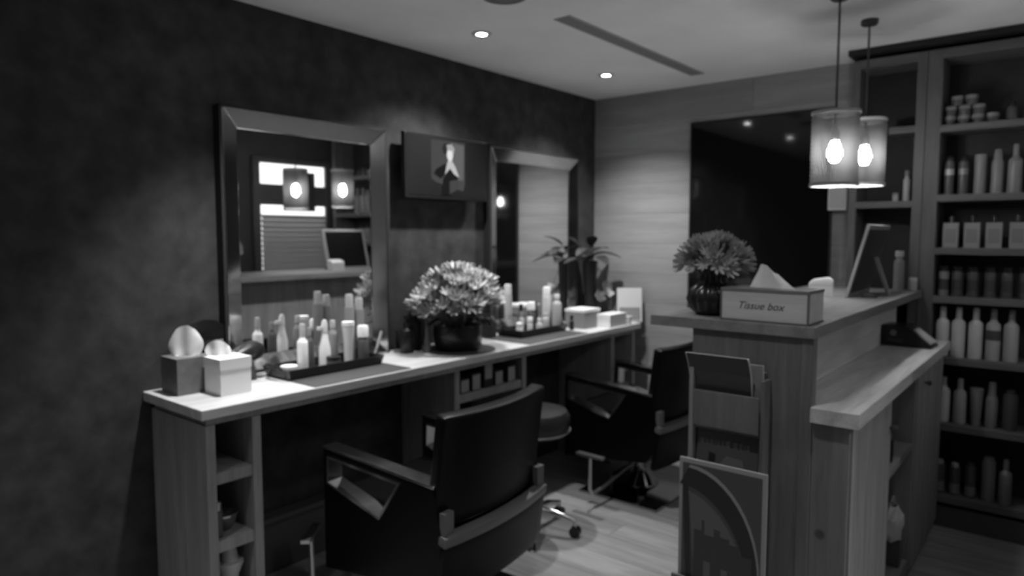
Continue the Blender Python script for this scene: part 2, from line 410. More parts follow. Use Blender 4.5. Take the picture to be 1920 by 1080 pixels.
# ================================================================== SHELVES ON THE FAR WALL
def bookcase(name, label, x0, x1, shelves, post0, post1, ztop=2.42, hdr=.045):
    t = thing(name, label, 'shelf unit', ((x0+x1)/2, -.13, 0))
    B = lambda mb, n, m, **k: mb.build(n, m, t, world=True, **k)
    B(MB().box(x0, x0+post0, -.25, -.014, 0, ztop), 'upright', 'shelf', bevel=.002)
    B(MB().box(x1-post1, x1, -.25, -.014, 0, ztop), 'upright', 'shelf', bevel=.002)
    B(MB().box(x0+post0, x1-post1, -.25, -.014, ztop-hdr, ztop), 'top_board', 'shelfh', bevel=.002)
    B(MB().box(x0+post0, x1-post1, -.026, -.014, 0, ztop-hdr), 'back_panel', 'shelfback')
    for z, xa, xb in shelves: B(MB().box(xa if xa else x0+post0, xb if xb else x1-post1, -.248, -.026, z-.034, z), 'shelf', 'shelfh', bevel=.002)
    B(MB().box(x0+post0, x1-post1, -.235, -.21, 0, .11), 'kick_board', 'dgrey')
    return t
bookcase('shelf_tower', 'narrow open oak shelf tower rising behind the reception ledge', 1.775, 2.120, [(2.055, 1.955, None), (1.675, None, None), (1.20, None, None), (.80, None, None)], .036, .045)
SH = [2.045, 1.70, 1.435, 1.190, .880, .540, .165]
bookcase('product_shelves', 'tall oak shelves of hair products at the right edge', 2.122, 2.86, [(z, None, None) for z in SH], .065, .04)
struct(MB().box(1.76, 3.0, -.30, -.012, 2.440, 2.468).build('shade_strip_1', 'blackm'), 'dark strip standing in for shadow above the product shelves')  # dark strip put in for the soft shadow along the ceiling edge

# black glass wall panel
t = thing('glass_board', 'large black glass panel on the pale board wall', 'panel', (1.20, -.02, 1.1))
MB().box(.760, 1.625, -.034, -.014, .95, 2.222).build('glass_sheet', 'bglass', t, bevel=.002, world=True)
MB().box(.753, .760, -.037, -.013, .95, 2.229).box(1.625, 1.632, -.037, -.013, .95, 2.229).box(.760, 1.625, -.037, -.013, 2.222, 2.229).build('edge_trim', 'blackm', t, world=True)
# small wall box beside the tower
t = thing('wall_speaker', 'small pale box on the wall under the pendant lamps', 'speaker', (1.675, -.013, 1.64))
MB().box(-.05, .05, -.07, 0, 0, .15).build('case', 'cream', t, bevel=.008)
MB().box(-.042, .042, -.073, -.07, .01, .14).build('grille', 'lgrey', t, bevel=.001)

# ================================================================== PENDANT LAMPS
def pendant(x, y, z0, z1, r, label):
    t = thing('pendant_lamp', label, 'pendant lamp', (x, y, z0), 0, 'cane pendant lamps over the reception desk')
    L_ = H - z0; h = z1 - z0
    MB().lathe([(.001, L_-.024), (.030, L_-.024), (.036, L_-.018), (.036, L_-.001), (.001, L_-.001)], seg=24).build('canopy', 'dark', t, smooth=True)
    MB().cyl((0,0,h*.80), (0,0,L_-.02), .0045, seg=8).build('cord', 'dark', t)
    MB().lathe([(.001,h*.62),(.018,h*.62),(.020,h*.74),(.010,h*.80),(.001,h*.80)], seg=16).build('socket', 'dark', t, smooth=True)
    MB().lathe([(.002,h*.30),(.016,h*.32),(.028,h*.40),(.030,h*.46),(.022,h*.55),(.014,h*.62),(.002,h*.62)], seg=18).build('bulb', emit('bulb_glow', PEND_W), t, smooth=True)
    MB().lathe([(.012,h-.006),(r-.004,h-.006),(r-.004,h-.003),(.012,h-.003)], seg=36, ring=True).build('added_light_stop', 'dark', t)  # disc added to keep bulb light off the ceiling above
    sh = MB()
    n = 72
    for i in range(n):
        a = 2*PI*i/n; c, s_ = math.cos(a), math.sin(a)
        tx, ty = -s_, c; ww = .0021
        p = [(r*c+tx*ww, r*s_+ty*ww), (r*c-tx*ww, r*s_-ty*ww), ((r-.0015)*c-tx*ww, (r-.0015)*s_-ty*ww), ((r-.0015)*c+tx*ww, (r-.0015)*s_+ty*ww)]
        sh.prism(p, 'z', .004, h-.004)
    nr = 36
    for i in range(1, nr):
        z = h*i/nr; rr = r + (.0012 if i % 2 else -.0022)
        sh.lathe([(rr, z-.0013), (rr+.0012, z-.0013), (rr+.0012, z+.0013), (rr, z+.0013)], seg=46, ring=True)
    so = sh.build('shade', 'wicker', t)
    for z in (0, h):
        MB().lathe([(r-.004, z-.006), (r+.004, z-.006), (r+.004, z+.006), (r-.004, z+.006)], seg=40, ring=True).build('rim_hoop', 'lgrey', t, smooth=True)
    sp = MB()
    for i in range(3):
        a = 2*PI*i/3 + .4; sp.cyl((0,0,h*.80), (r*math.cos(a), r*math.sin(a), h-.004), .002, seg=6)
    sp.build('spider', 'dark', t)
    return t

pendant(1.955, -1.246, 1.705, 1.998, .090, 'nearer cane drum pendant lamp, its cord leaving the top of the picture')
pendant(1.968, -.800, 1.730, 2.020, .086, 'farther cane drum pendant lamp with a dark ceiling rose')

# ================================================================== SALON CHAIRS
def salon_chair(label, loc, rz, foot):
    t = thing('salon_chair', label, 'chair', loc, rz, 'black styling chairs at the counter')
    # local: chair faces -x, origin on the floor under the column
    MB().box(-.21, .29, -.35, .33, 0, .014).build('base_plate', 'dchrome', t, bevel=.005)
    MB().lathe([(.001,.014),(.115,.014),(.110,.022),(.045,.075),(.036,.10),(.001,.10)], seg=28).build('base_cover', 'dchrome', t, smooth=True)
    MB().cyl((0,0,.09), (0,0,.30), .028, seg=24).build('column', 'chrome', t, smooth=True)
    MB().box(-.16, .16, -.13, .13, .275, .30).build('seat_plate', 'dark', t, bevel=.004)
    # bucket under the cushion
    MB().prism([(-.315,.215),(.10,.232),(.215,.262),(.245,.33),(.235,.40),(-.315,.40)], 'y', -.252, .252).build('seat_shell', 'black', t, bevel=.018, seg=3, smooth=True)
    MB().box(-.325, .19, -.25, .25, .395, .485).build('seat_cushion', 'black', t, bevel=.03, seg=4, smooth=True)
    outer = [(-.335,.185),(.20,.245),(.262,.33),(.275,.44),(.235,.622),(-.335,.665)]
    hole = [(-.313,.642),(.080,.614),(-.030,.452),(-.317,.530)]
    inner = [(-.303,.632),(.064,.605),(-.034,.463),(-.307,.539)]
    for s in (-1, 1):
        a, b = (.252, .318) if s > 0 else (-.318, -.252)
        MB().holed(outer, hole, 'y', a, b).build('side_panel', 'black', t, bevel=.004)
        MB().holed(hole, inner, 'y', a-.003, b+.003).build('opening_trim', 'chrome', t)
        MB().prism([(-.338,.666),(.238,.623),(.239,.634),(-.338,.678)], 'y', a-.002, b+.002).build('armrest', plain('arm_chrome', .45, .16, 1.0), t, bevel=.003)
    # backrest: curved slab, padded
    def back(z0, z1, x0, x1, th, hw, curve, nz=6, ny=12):
        g = []
        for i in range(nz+1):
            v = i/nz; z = z0 + (z1-z0)*v; row = []
            for j in range(ny+1):
                u = -1 + 2*j/ny; row.append((x0 + (x1-x0)*v - curve*u*u, hw*u, z))
            g.append(row)
        return MB().sheet(g, th)
    back(.475, .880, .292, .345, .062, .318, .055).build('backrest', 'black', t, bevel=.014, seg=3, smooth=True)
    back(.215, .425, .290, .318, .03, .322, .030).build('rear_shell', 'black', t, bevel=.006, smooth=True)
    back(.425, .462, .326, .332, .045, .325, .034, 2).build('rear_band', plain('grey_band', .10, .35), t, bevel=.006, smooth=True)
    for s in (-1, 1):
        MB().box(.262, .286, s*.292-.024, s*.292+.024, .458, .545).build('bracket', plain('bracket_grey', .10, .4), t, bevel=.004)
    fm = Matrix.Rotation(foot, 3, 'Z')
    def fp(*p): return tuple(fm @ Vector(p))
    MB().tube([fp(0,0,.16), fp(-.20,0,.13), fp(-.40,0,.085), fp(-.50,0,.08), fp(-.528,0,.11), fp(-.53,0,.292)], .010, 10).build('footrest_arm', 'satin', t, smooth=True)
    fb = MB().box(-.018, .018, -.085, .085, -.007, .007).build('footrest_bar', 'satin', t, bevel=.004)
    fb.location = fp(-.53, 0, .298); fb.rotation_euler = (0, 0, foot)
    return t
salon_chair('black salon chair with its curved back turned to the viewer', (.812, -2.39, 0), math.radians(4.5), math.radians(36))
salon_chair('black salon chair on a square plate, beside the magazine rack', (.765, -.665, 0), math.radians(0), math.radians(88))

# rolling stool between the chairs
t = thing('rolling_stool', 'round padded rolling stool between the two salon chairs', 'stool', (.672, -1.60, 0), .3)
MB().lathe([(.001,.085),(.035,.085),(.035,.13),(.020,.145),(.001,.145)], seg=20).build('hub', 'chrome', t, smooth=True)
for i in range(5):
    a = 2*PI*i/5; c, s = math.cos(a), math.sin(a)
    MB().tube([(.02*c,.02*s,.112),(.12*c,.12*s,.105),(.22*c,.22*s,.078)], [.020,.016,.012], 10).build('star_leg', 'chrome', t, smooth=True)
    cs = MB().cyl((.22*c,.22*s,.05), (.22*c,.22*s,.085), .008, seg=10).build('caster', 'satin', t)
    for q in (-1, 1):
        MB().cyl((.22*c - s*(q*.014-.006), .22*s + c*(q*.014-.006), .027), (.22*c - s*(q*.014+.006), .22*s + c*(q*.014+.006), .027), .027, seg=18).build('caster_wheel', 'blackp', cs, smooth=True)
MB().cyl((0,0,.14), (0,0,.50), .014, seg=16).build('gas_column', 'dark', t, smooth=True)
MB().lathe([(.001,.495),(.06,.495),(.165,.508),(.18,.525),(.182,.595),(.165,.622),(.08,.632),(.001,.633)], seg=36).build('seat_cushion', plain('stool_leather', .018, .35), t, smooth=True)
MB().lathe([(.180,.522),(.186,.522),(.186,.530),(.180,.530)], seg=36, ring=True).build('seat_rim', 'satin', t, smooth=True)

# ================================================================== SMALL THINGS: helpers
def tissue(t, w, h, z, mat='paper', lean=(0,0), seed=0, fan=False, peak=0.0):
    """a pulled-up folded sheet with thickness; fan: rounded wide top, else a mountain with its peak off centre"""
    rnd = random.Random(seed); g = []
    for i in range(8):
        v = i/7; row = []
        for j in range(11):
            u = -1 + 2*j/10
            if fan: wid = w*(.55 + .45*math.sin(PI*min(.12+.62*v, 1))); top = 1-.42*abs(u)**2.2
            else: wid = w*(1 - .62*v); top = 1-.30*max(0, u-peak)
            row.append((u*wid/2 + lean[0]*v + (peak*w*.3*v if not fan else 0), .004*math.sin(u*6+seed)*(1-.3*v) + .012*v*u*u + lean[1]*v + rnd.uniform(-.0015,.0015), z + h*v*top + rnd.uniform(-.002,.002)))
        g.append(row)
    return MB().sheet(g, .0012).build('tissue', mat, t, smooth=True)
def bottle(label, loc, prof, mat, cap=None, capmat='blackp', band=None, bandmat='grey', group=None, name='bottle', cat='bottle', seg=20, sq=False):
    t = thing(name, label, cat, loc, 0, group)
    if sq:
        w, h = sq; MB().box(-w/2, w/2, -.022, .022, 0, h).build('body', mat, t, bevel=.008, seg=2, smooth=True)
    else: MB().lathe(prof, seg=seg).build('body', mat, t, smooth=True)
    if band: MB().lathe([(band[0], band[1]), (band[0], band[2])], seg=seg).build('label_band', bandmat, t, smooth=True)
    if cap: MB().lathe(cap, seg=seg).build('cap', capmat, t, smooth=True)
    return t
def bprof(r, h, neck=.35): return [(.001,0),(r*.94,0),(r,.006),(r,h*.82),(r*.9,h*.88),(r*neck,h*.95),(r*neck,h),(.001,h)]
def bcap(r, z, h): return [(.001,z),(r,z),(r,z+h*.85),(r*.85,z+h),(.001,z+h)]
def cprof(r, h): return [(.001,0),(r*.95,0),(r,.005),(r,h-.005),(r*.95,h),(.001,h)]
def pumpcap(r, z, h): return [(.001,z),(r,z),(r,z+h*.3),(r*.35,z+h*.34),(r*.35,z+h*.7),(r*.8,z+h*.72),(r*.8,z+h),(.001,z+h)]

# ================================================================== ON THE COUNTER, near end
CZ = .9005
t = thing('tissue_box', 'grey cube tissue box at the near end of the counter', 'tissue box', (.125, -3.078, CZ), .0)
MB().box(-.066, .066, -.066, .066, 0, .138).build('carton', plain('grey_carton', .15, .6, noise=.15, scale=30), t, bevel=.004)
MB().lathe([(.030,.1385),(.034,.1385),(.034,.1395),(.030,.1395)], seg=24, ring=True).build('slot_rim', 'white', t)
o = tissue(t, .125, .118, .136, seed=3, fan=True); o.rotation_euler = (0, 0, .9)
t = thing('tissue_box', 'white rounded cube tissue box next to the grey one', 'tissue box', (.262, -2.985, CZ), .0)
MB().box(-.061, .061, -.061, .061, 0, .11).build('base', 'white', t, bevel=.012, seg=3, smooth=True)
MB().box(-.063, .063, -.063, .063, .098, .138).build('lid', 'white', t, bevel=.019, seg=4, smooth=True)
o = tissue(t, .10, .066, .130, lean=(-.01, .0), seed=5, fan=True); o.rotation_euler = (0, 0, .75); o.location = (-.040, -.010, 0)
t = thing('hand_mirror', 'round black hand mirror propped on the wall behind the tissue boxes', 'mirror', (.05, -2.955, CZ))
MB().cyl((-.030,0,.165), (-.012,0,.162), .098, seg=36).build('mirror_head', 'blackp', t, bevel=.004, smooth=True)
MB().cyl((-.012,0,.162), (-.010,0,.162), .086, seg=36).build('mirror_glass', plain('dim_mirror', .25, .15, 1.0), t)
MB().tube([(-.02,0,.075),(-.012,0,.04),(-.004,0,.0)], [.014,.012,.014], 12).build('handle', 'blackp', t, smooth=True)
tag(MB().box(.10, .455, -2.73, -2.225, CZ, CZ+.003).build('counter_mat', 'mat', bevel=.001), 'dark rectangular mat under the nearer black tray', 'mat')

# hair dryer beside the tray
t = thing('hair_dryer', 'black hair dryer lying beside the nearer tray', 'hair dryer', (.135, -2.845, CZ), math.radians(-62))
MB().tube([(-.10,0,.115),(-.095,0,.115),(-.06,0,.118),(0,0,.118),(.05,0,.112),(.09,0,.108)], [.020,.034,.043,.045,.036,.030], 18).build('barrel', 'blackp', t, smooth=True)
MB().tube([(.09,0,.108),(.14,0,.104)], [.031,.022], 18).build('nozzle', 'blackm', t, smooth=True)
MB().tube([(-.03,0,.10),(-.035,0,.06),(-.05,0,.018),(-.05,0,.0)], [.020,.018,.019,.017], 12).build('handle', 'dgrey', t, smooth=True)
MB().tube([(-.05,0,.006),(-.09,.02,.006),(-.12,.06,.006),(-.10,.11,.006)], .004, 8).build('cable', 'blackm', t, smooth=True)

def tray(label, loc, lx, ly, rz=0):
    t = thing('tray', label, 'tray', loc, rz)
    h = .042
    m = MB(); bm = m.bm
    def ring(a, b, z): return [bm.verts.new(p) for p in ((-a,-b,z),(a,-b,z),(a,b,z),(-a,b,z))]
    r0 = ring(lx/2*.9, ly/2*.95, 0); r1 = ring(lx/2, ly/2, h); r2 = ring(lx/2-.008, ly/2-.008, h); r3 = ring(lx/2*.9-.006, ly/2*.95-.006, .006)
    bm.faces.new(r0[::-1]); bm.faces.new(r3)
    for A, B in ((r0, r1), (r1, r2), (r2, r3)):
        for i in range(4): bm.faces.new((A[i], A[(i+1)%4], B[(i+1)%4], B[i]))
    m.build('tray_pan', 'blackp', t, bevel=.002)
    for s in (-1, 1):
        MB().tube([(-lx*.22, s*ly/2*.99, h-.004),(-lx*.2, s*(ly/2+.018), h+.012),(0, s*(ly/2+.026), h+.018),(lx*.2, s*(ly/2+.018), h+.012),(lx*.22, s*ly/2*.99, h-.004)], .006, 8).build('handle', 'blackp', t, smooth=True)
    return t
T1 = (.19, -2.49, CZ+.0035)
tray('black handled tray of bottles in front of the large mirror', T1, .20, .50)
def on1(dx, dy): return (T1[0]+dx, T1[1]+dy, T1[2]+.0065)
bottle('small round white cream jar at the left of the nearer tray', on1(.015, -.195), cprof(.033, .028), 'white', bcap(.035, .028, .014), 'white', name='jar', cat='jar')
bottle('slim white bottle with grey cap standing left in the nearer tray', on1(.01, -.125), bprof(.023, .155, .5), 'white', bcap(.012, .155, .055), 'lgrey')
bottle('short dark bottle between the slim white bottle and the white spray', on1(-.02, -.07), bprof(.021, .15, .5), 'dgrey', bcap(.011, .15, .035), 'grey')
b = bottle('white pointed spray bottle in the middle of the nearer tray', on1(.0, -.005), [(.001,0),(.026,0),(.027,.01),(.025,.09),(.016,.13),(.012,.16),(.001,.16)], 'white', [(.001,.16),(.014,.16),(.013,.20),(.008,.215),(.001,.215)], 'cream')
MB().box(-.008, .008, -.035, .0, .172, .186).build('spray_nozzle', 'cream', b, bevel=.003)
bottle('low dark jar in front of the white spray bottle', on1(.055, .0), cprof(.030, .045), 'dgrey', bcap(.031, .045, .014), 'blackp', name='jar', cat='jar')
bottle('grey translucent bottle beside the white spray bottle', on1(-.03, .06), bprof(.022, .17, .5), 'grey', bcap(.012, .17, .035), 'lgrey')
bottle('white standing tube with wide flat top in the nearer tray', on1(.01, .115), [(.001,0),(.019,0),(.020,.03),(.022,.10),(.028,.175),(.001,.178)], 'cream', [(.001,.178),(.029,.178),(.029,.196),(.001,.196)], 'white', name='tube', cat='tube')
bottle('tallest grey cylinder bottle at the back of the nearer tray', on1(-.045, .165), cprof(.024, .255), 'grey', bcap(.018, .255, .06), 'lgrey')
bottle('dark bottle topped with a big white cap in the nearer tray', on1(.020, .190), bprof(.027, .12, .7), 'dgrey', [(.001,.12),(.026,.12),(.026,.165),(.022,.172),(.001,.172)], 'white')
bottle('tall pale grey can at the right end of the nearer tray', on1(-.04, .217), cprof(.023, .24), 'grey', bcap(.018, .24, .055), 'lgrey', name='spray_can', cat='spray can')
t = thing('comb', 'pale comb leaning on the tray end', 'comb', on1(.03, .236), .2)
MB().prism([(0,0),(.012,0),(.075,.13),(.063,.135)], 'x', -.003, .003).build('comb_spine', 'lgrey', t, bevel=.001)

# ================================================================== ON THE COUNTER, middle
tag(MB().lathe([(.001,0),(.19,0),(.19,.004),(.001,.004)], (.265,-1.715,CZ), seg=48).build('round_mat', 'mat', smooth=True), 'dark round mat under the black flower pot', 'mat')
pet = None
def blossom_mesh(name, r, mat, n=6, cup=.5, wid=1.0):
    m = MB()
    for i in range(n):
        a = 2*PI*i/n; c, s = math.cos(a), math.sin(a); g = []
        for v, wd, z in ((0.05,.14,0), (.4,.36,cup*.18), (.75,.40,cup*.42), (1.0,.16,cup*.85)):
            g.append([(r*(v*c - wid*wd*k*s), r*(v*s + wid*wd*k*c), r*(z + .10*abs(k))) for k in (-1, 0, 1)])
        m.sheet(g, r*.03)
    o = m.build(name, mat, None, smooth=True); me = o.data; bpy.data.objects.remove(o); return me
def leaf_mesh(name, l, w, mat, droop=.3):
    g = []
    for i in range(6):
        v = i/5; wd = w*math.sin(PI*(v*.92+.04))**.8
        g.append([(l*v, wd*k, -droop*l*v*v + .25*wd*abs(k)) for k in (-1, 0, 1)])
    o = MB().sheet(g, .0012).build(name, mat, None, smooth=True); me = o.data; bpy.data.objects.remove(o); return me
def aim(d, roll=0.0, axis='Z'):
    return (Vector(d).to_track_quat(axis, 'Y').to_matrix() @ Matrix.Rotation(roll, 3, axis)).to_euler()
t = thing('flower_pot', 'black pot of dense pale flowers in the middle of the counter', 'flowers', (.255, -1.715, CZ+.0042))
MB().lathe([(.001,0),(.105,0),(.122,.02),(.130,.09),(.126,.125),(.118,.128),(.112,.118),(.001,.110)], seg=36).build('pot', 'blackp', t, smooth=True)
bl = blossom_mesh('blossom', .040, 'petal', 7, 1.1, .5); bl2 = blossom_mesh('blossom', .038, 'petal2', 7, 1.0, .5); lf = leaf_mesh('leaf', .10, .022, 'leaf')
st = MB()
rnd = random.Random(11)
for i in range(170):
    th = rnd.uniform(0, 2*PI); el = math.asin(rnd.uniform(.02, 1.0))
    d = Vector((math.cos(th)*math.cos(el), math.sin(th)*math.cos(el), math.sin(el)))
    p = Vector((d.x*.185, d.y*.225, .205 + d.z*.185)) + d*rnd.uniform(-.03, .025)
    st.tube([(d.x*.05, d.y*.05, .11), p*.6 + Vector((0,0,.05)), p], .002, 4)
    link_mesh('flower', bl if (d.z > .22 and rnd.random() < .8) else bl2, t, p, aim(d + Vector((0,0,.5)), rnd.uniform(0,6)), [rnd.uniform(.8,1.2)]*3)
st.build('stems', 'leaf2', t)
for i in range(44):
    th = 2*PI*i/44 + rnd.uniform(-.1,.1); z = rnd.uniform(.115, .27); r = rnd.uniform(.05, .13)
    link_mesh('leaf', lf, t, (r*math.cos(th), r*math.sin(th), z), (0, rnd.uniform(-.5,.5), th), [rnd.uniform(.7,1.15)]*3)
bottle('black pump bottle left of the flower pot', (.125, -1.955, CZ), bprof(.036, .135, .4), 'blackp', pumpcap(.018, .135, .055), 'blackp')
bottle('squat black bottle tucked behind the flower pot', (.085, -1.87, CZ), bprof(.040, .17, .5), 'blackm', bcap(.022, .17, .03), 'blackp')
bottle('slim smoky grey bottle standing before the flower pot', (.205, -1.888, CZ), [(.001,0),(.020,0),(.020,.03),(.013,.08),(.010,.14),(.001,.145)], 'glassy', bcap(.009, .145, .018), 'dark')

# ================================================================== ON THE COUNTER, far end
tag(MB().box(.10, .455, -1.36, -.78, CZ, CZ+.003).build('counter_mat', 'mat', bevel=.001), 'dark rectangular mat under the farther black tray', 'mat')
T2 = (.20, -1.00, CZ+.0035)
tray('black handled tray of small bottles in front of the farther mirror', T2, .20, .46)
def on2(dx, dy): return (T2[0]+dx, T2[1]+dy, T2[2]+.0065)
bottle('black square box leaning at the left end of the farther tray', (.10, -1.30, CZ+.003), None, 'blackm', sq=(.09, .11), name='product_box', cat='box')
G2 = 'small bottles in the farther tray'
for k, (dx, dy, r, h, ch, mt, cm, lab) in enumerate([
    (.03, -.17, .020, .055, .02, 'cream', 'white', 'round white jar at the left end of the farther tray'),
    (-.01, -.10, .016, .10, .03, 'lgrey', 'grey', 'slim grey bottle second from left in the farther tray'),
    (.035, -.075, .017, .07, .03, 'cream', 'white', 'short pale bottle in front of the slim grey one, farther tray'),
    (-.05, -.055, .020, .13, .04, 'dgrey', 'blackp', 'tall dark bottle at the back of the farther tray'),
    (.04, .01, .020, .06, .025, 'lgrey', 'cream', 'short grey jar front centre of the farther tray'),
    (-.03, .02, .026, .13, .05, 'dgrey', 'white', 'dark bottle with large bright white cap in the farther tray'),
    (-.04, .075, .020, .15, .03, 'dark', 'blackp', 'black bottle right of the bright white cap, farther tray'),
    (.03, .085, .022, .09, .02, 'lgrey', 'lgrey', 'pale stubby bottle at the right front of the farther tray')]):
    bottle(lab, on2(dx, dy), bprof(r, h, .6), mt, bcap(r*.95 if cm == 'white' else r*.6, h, ch), cm, group=G2)
bottle('tall white bottle with round top right of the farther tray', on2(-.02, .165), cprof(.026, .20), 'cream', bcap(.024, .20, .065), 'white')
bottle('tall pale can behind the stubby bottles right of the farther tray', on2(.045, .185), bprof(.030, .19, .5), 'lgrey', bcap(.018, .19, .03), 'cream')
bottle('little black bottle before the grey carton', (.30, -.73, CZ+.003), bprof(.016, .06, .6), 'blackp', bcap(.010, .06, .03), 'blackp')
t = thing('carton', 'grey carton with white lid left of the bright box', 'box', (.27, -.56, CZ), .0)
MB().box(-.075, .075, -.09, .09, 0, .105).build('carton_body', 'grey', t, bevel=.003)
MB().box(-.077, .077, -.092, .092, .105, .122).build('lid', 'white', t, bevel=.003)
t = thing('card_box', 'bright white box at the far front edge of the counter', 'box', (.395, -.405, CZ), .0)
MB().box(-.05, .05, -.10, .10, 0, .078).build('box_body', 'white', t, bevel=.003)
MB().box(-.052, .052, -.102, .102, .066, .085).build('lid', 'white', t, bevel=.003)
t = thing('cup', 'small white cup at the far end of the counter', 'cup', (.432, -.262, CZ))
MB().lathe([(.001,0),(.024,0),(.030,.055),(.027,.055),(.022,.004),(.001,.004)], seg=24).build('cup_body', 'white', t, smooth=True)
t = thing('display_card', 'pale upright display card at the far end of the counter', 'card', (.375, -.135, CZ), math.radians(38))
MB().prism([(-.01,0),(.0,0),(.035,.232),(.025,.232)], 'x', -.085, .085).build('card_sheet', plain('card_grey', .55, .6), t, bevel=.001)
MB().prism([(.03,.19),(.035,.19),(.08,0),(.075,0)], 'x', -.03, .03).build('easel_leg', 'lgrey', t)
MB().prism([(-.0115,.02),(-.0105,.02),(.0035,.10),(.0025,.10)], 'x', -.07, .07).build('printed_panel', 'grey', t)
# vase with dark exotic leaves and two pale blossoms
t = thing('potted_plant', 'tall dark vase of broad dark leaves in the far corner', 'plant', (.13, -.255, CZ))
MB().lathe([(.001,0),(.042,0),(.046,.02),(.040,.18),(.048,.38),(.052,.42),(.046,.42),(.040,.39),(.001,.38)], seg=28).build('vase', 'vase', t, smooth=True)
lf3 = leaf_mesh('leaf', .19, .052, plain('corner_leaf', .018, .6), .45)
for i, (th, up, sc) in enumerate([(-1.9,.35,1.0),(-1.2,.55,.9),(-.5,.25,1.05),(.1,.5,.8),(.8,.3,.95),(1.4,.6,.8),(2.2,.4,.7),(-2.6,.5,.7),(-1.55,.1,.8),(-.9,.9,.75)]):
    link_mesh('leaf', lf3, t, (.02*math.cos(th), .02*math.sin(th), .42+.011*i), (0, -up, th), (sc,)*3)
sm = MB(); bl3 = blossom_mesh('blossom', .045, 'petal2', 5)
for (px, py, pz) in ((.09,-.03,.175),(.10,.06,.20),(.07,.09,.235)):
    sm.tube([(.03,.0,.40),(px*.9,py,pz+.08),(px,py,pz)], .002, 5)
    link_mesh('flower', bl3, t, (px,py,pz), aim((.8,-.3,.5), px*20))
sm.build('stems', 'leaf2', t)

# ================================================================== INSIDE THE COUNTER UNITS
t = thing('bowl', 'small shiny dark bowl on the middle shelf of the near support', 'bowl', (.33, -3.06, .405))
MB().lathe([(.001,0),(.028,0),(.050,.035),(.054,.060),(.049,.060),(.040,.030),(.001,.012)], seg=24).build('bowl_body', 'glassy', t, smooth=True)
MB().lathe([(.050,.058),(.056,.058),(.056,.064),(.050,.064)], seg=24, ring=True).build('rim', 'satin', t, smooth=True)
bottle('metal capped bottle beside the bowl in the near support', (.385, -3.105, .405), cprof(.016, .10), 'dgrey', bcap(.013, .10, .03), 'satin')
bottle('white flared pot on the low shelf of the near support', (.36, -3.055, .135), [(.001,0),(.03,0),(.032,.10),(.05,.145),(.05,.155),(.032,.16),(.026,.20),(.026,.215),(.001,.215)], 'lgrey', name='pot', cat='pot')
G = 'dark bottles with pale labels in the middle support'
for dy, z0, hh, lab in ((-1.80, .70, .06, 'first pale label from the left'), (-1.715, .70, .075, 'second pale label from the left'), (-1.62, .70, .125, 'highest pale label'), (-1.535, .70, .065, 'fourth pale label from the left'), (-1.43, .70, .075, 'rightmost pale label')):
    t = thing('product_carton', 'dark carton in the middle support with the ' + lab, 'box', (.355, dy, z0), 0, G)
    MB().box(-.03, .03, -.034, .034, 0, hh+.012).build('carton_body', 'blackm', t, bevel=.002)
    MB().box(.030, .0312, -.028, .028, .004 if hh < .1 else .045, hh+.006).build('label_face', plain('pale_label', .30, .6), t)

# ================================================================== ON THE RECEPTION LEDGE
RZ = 1.2185
t = thing('flower_vase', 'round dark ribbed vase of grey flowers on the reception ledge', 'vase', (1.755, -1.965, RZ))
MB().lathe([(.001,0),(.055,0),(.080,.022),(.090,.055),(.082,.088),(.055,.108),(.046,.120),(.048,.150),(.054,.158),(.046,.158),(.040,.125),(.001,.110)], seg=72, rib=.045, nrib=18).build('vase_body', 'vase', t, smooth=True)
bl4 = blossom_mesh('blossom', .030, plain('grey_bloom', .42, .7, noise=.3, scale=50), 9, 1.2, .42); st = MB(); rnd = random.Random(5)
for i in range(70):
    th = rnd.uniform(0, 2*PI); el = math.asin(rnd.uniform(-.05, 1.0))
    d = Vector((math.cos(th)*math.cos(el), math.sin(th)*math.cos(el), math.sin(el)))
    p = Vector((d.x*.100, d.y*.105, .172 + d.z*.085))
    st.tube([(d.x*.02, d.y*.02, .13), p*.7+Vector((0,0,.04)), p], .0018, 4)
    link_mesh('flower', bl4, t, p, aim(d, rnd.uniform(0,6)), [rnd.uniform(.8,1.2)]*3)
st.build('stems', 'leaf2', t)
for i in range(16):
    th = 2*PI*i/16; link_mesh('leaf', lf, t, (.03*math.cos(th), .03*math.sin(th), .15), (0, rnd.uniform(-.8,-.2), th), (.7,.6,.7))
# wooden tissue box with lettering
t = thing('tissue_box', 'long wooden tissue box with script lettering on the reception ledge', 'tissue box', (1.978, -2.018, RZ), math.radians(-1))
bx = MB().box(-.140, .140, -.075, .075, .003, .100).build('box_body', wood('box_wood', .50, 'x', .12, .6), t, bevel=.003)
MB().box(-.142, .142, -.077, .077, .098, .107).build('lid', plain('box_lid', .16, .6), t, bevel=.002)
for z0, z1 in ((.0, .006),): MB().box(-.142, .142, -.077, .077, z0, z1).build('base_strip', plain('box_strip', .13, .6), t, bevel=.001)
for sx in (-1, 1):
    MB().box(sx*.1395-.003, sx*.1395+.003, -.0775, -.070, .006, .098).build('corner_strip', MATS['box_strip'], t)
def text_mesh(body, size, mat, parent, loc, rot, shear=.0):
    cu = bpy.data.curves.new('lettering', 'FONT'); cu.body = body; cu.size = size; cu.shear = shear; cu.extrude = .0004; cu.align_x = 'CENTER'
    o = bpy.data.objects.new('lettering', cu); COL.objects.link(o)
    dg = bpy.context.evaluated_depsgraph_get(); me = bpy.data.meshes.new_from_object(o.evaluated_get(dg))
    bpy.data.objects.remove(o); me.materials.clear(); me.materials.append(M[mat] if isinstance(mat, str) else mat)
    n = bpy.data.objects.new('lettering', me); COL.objects.link(n); n.parent = parent; n.location = loc; n.rotation_euler = rot; return n
text_mesh('Tissue box', .034, plain('faded_ink', .09, .7), bx, (-.01, -.0758, .042), (PI/2, 0, 0), .35)
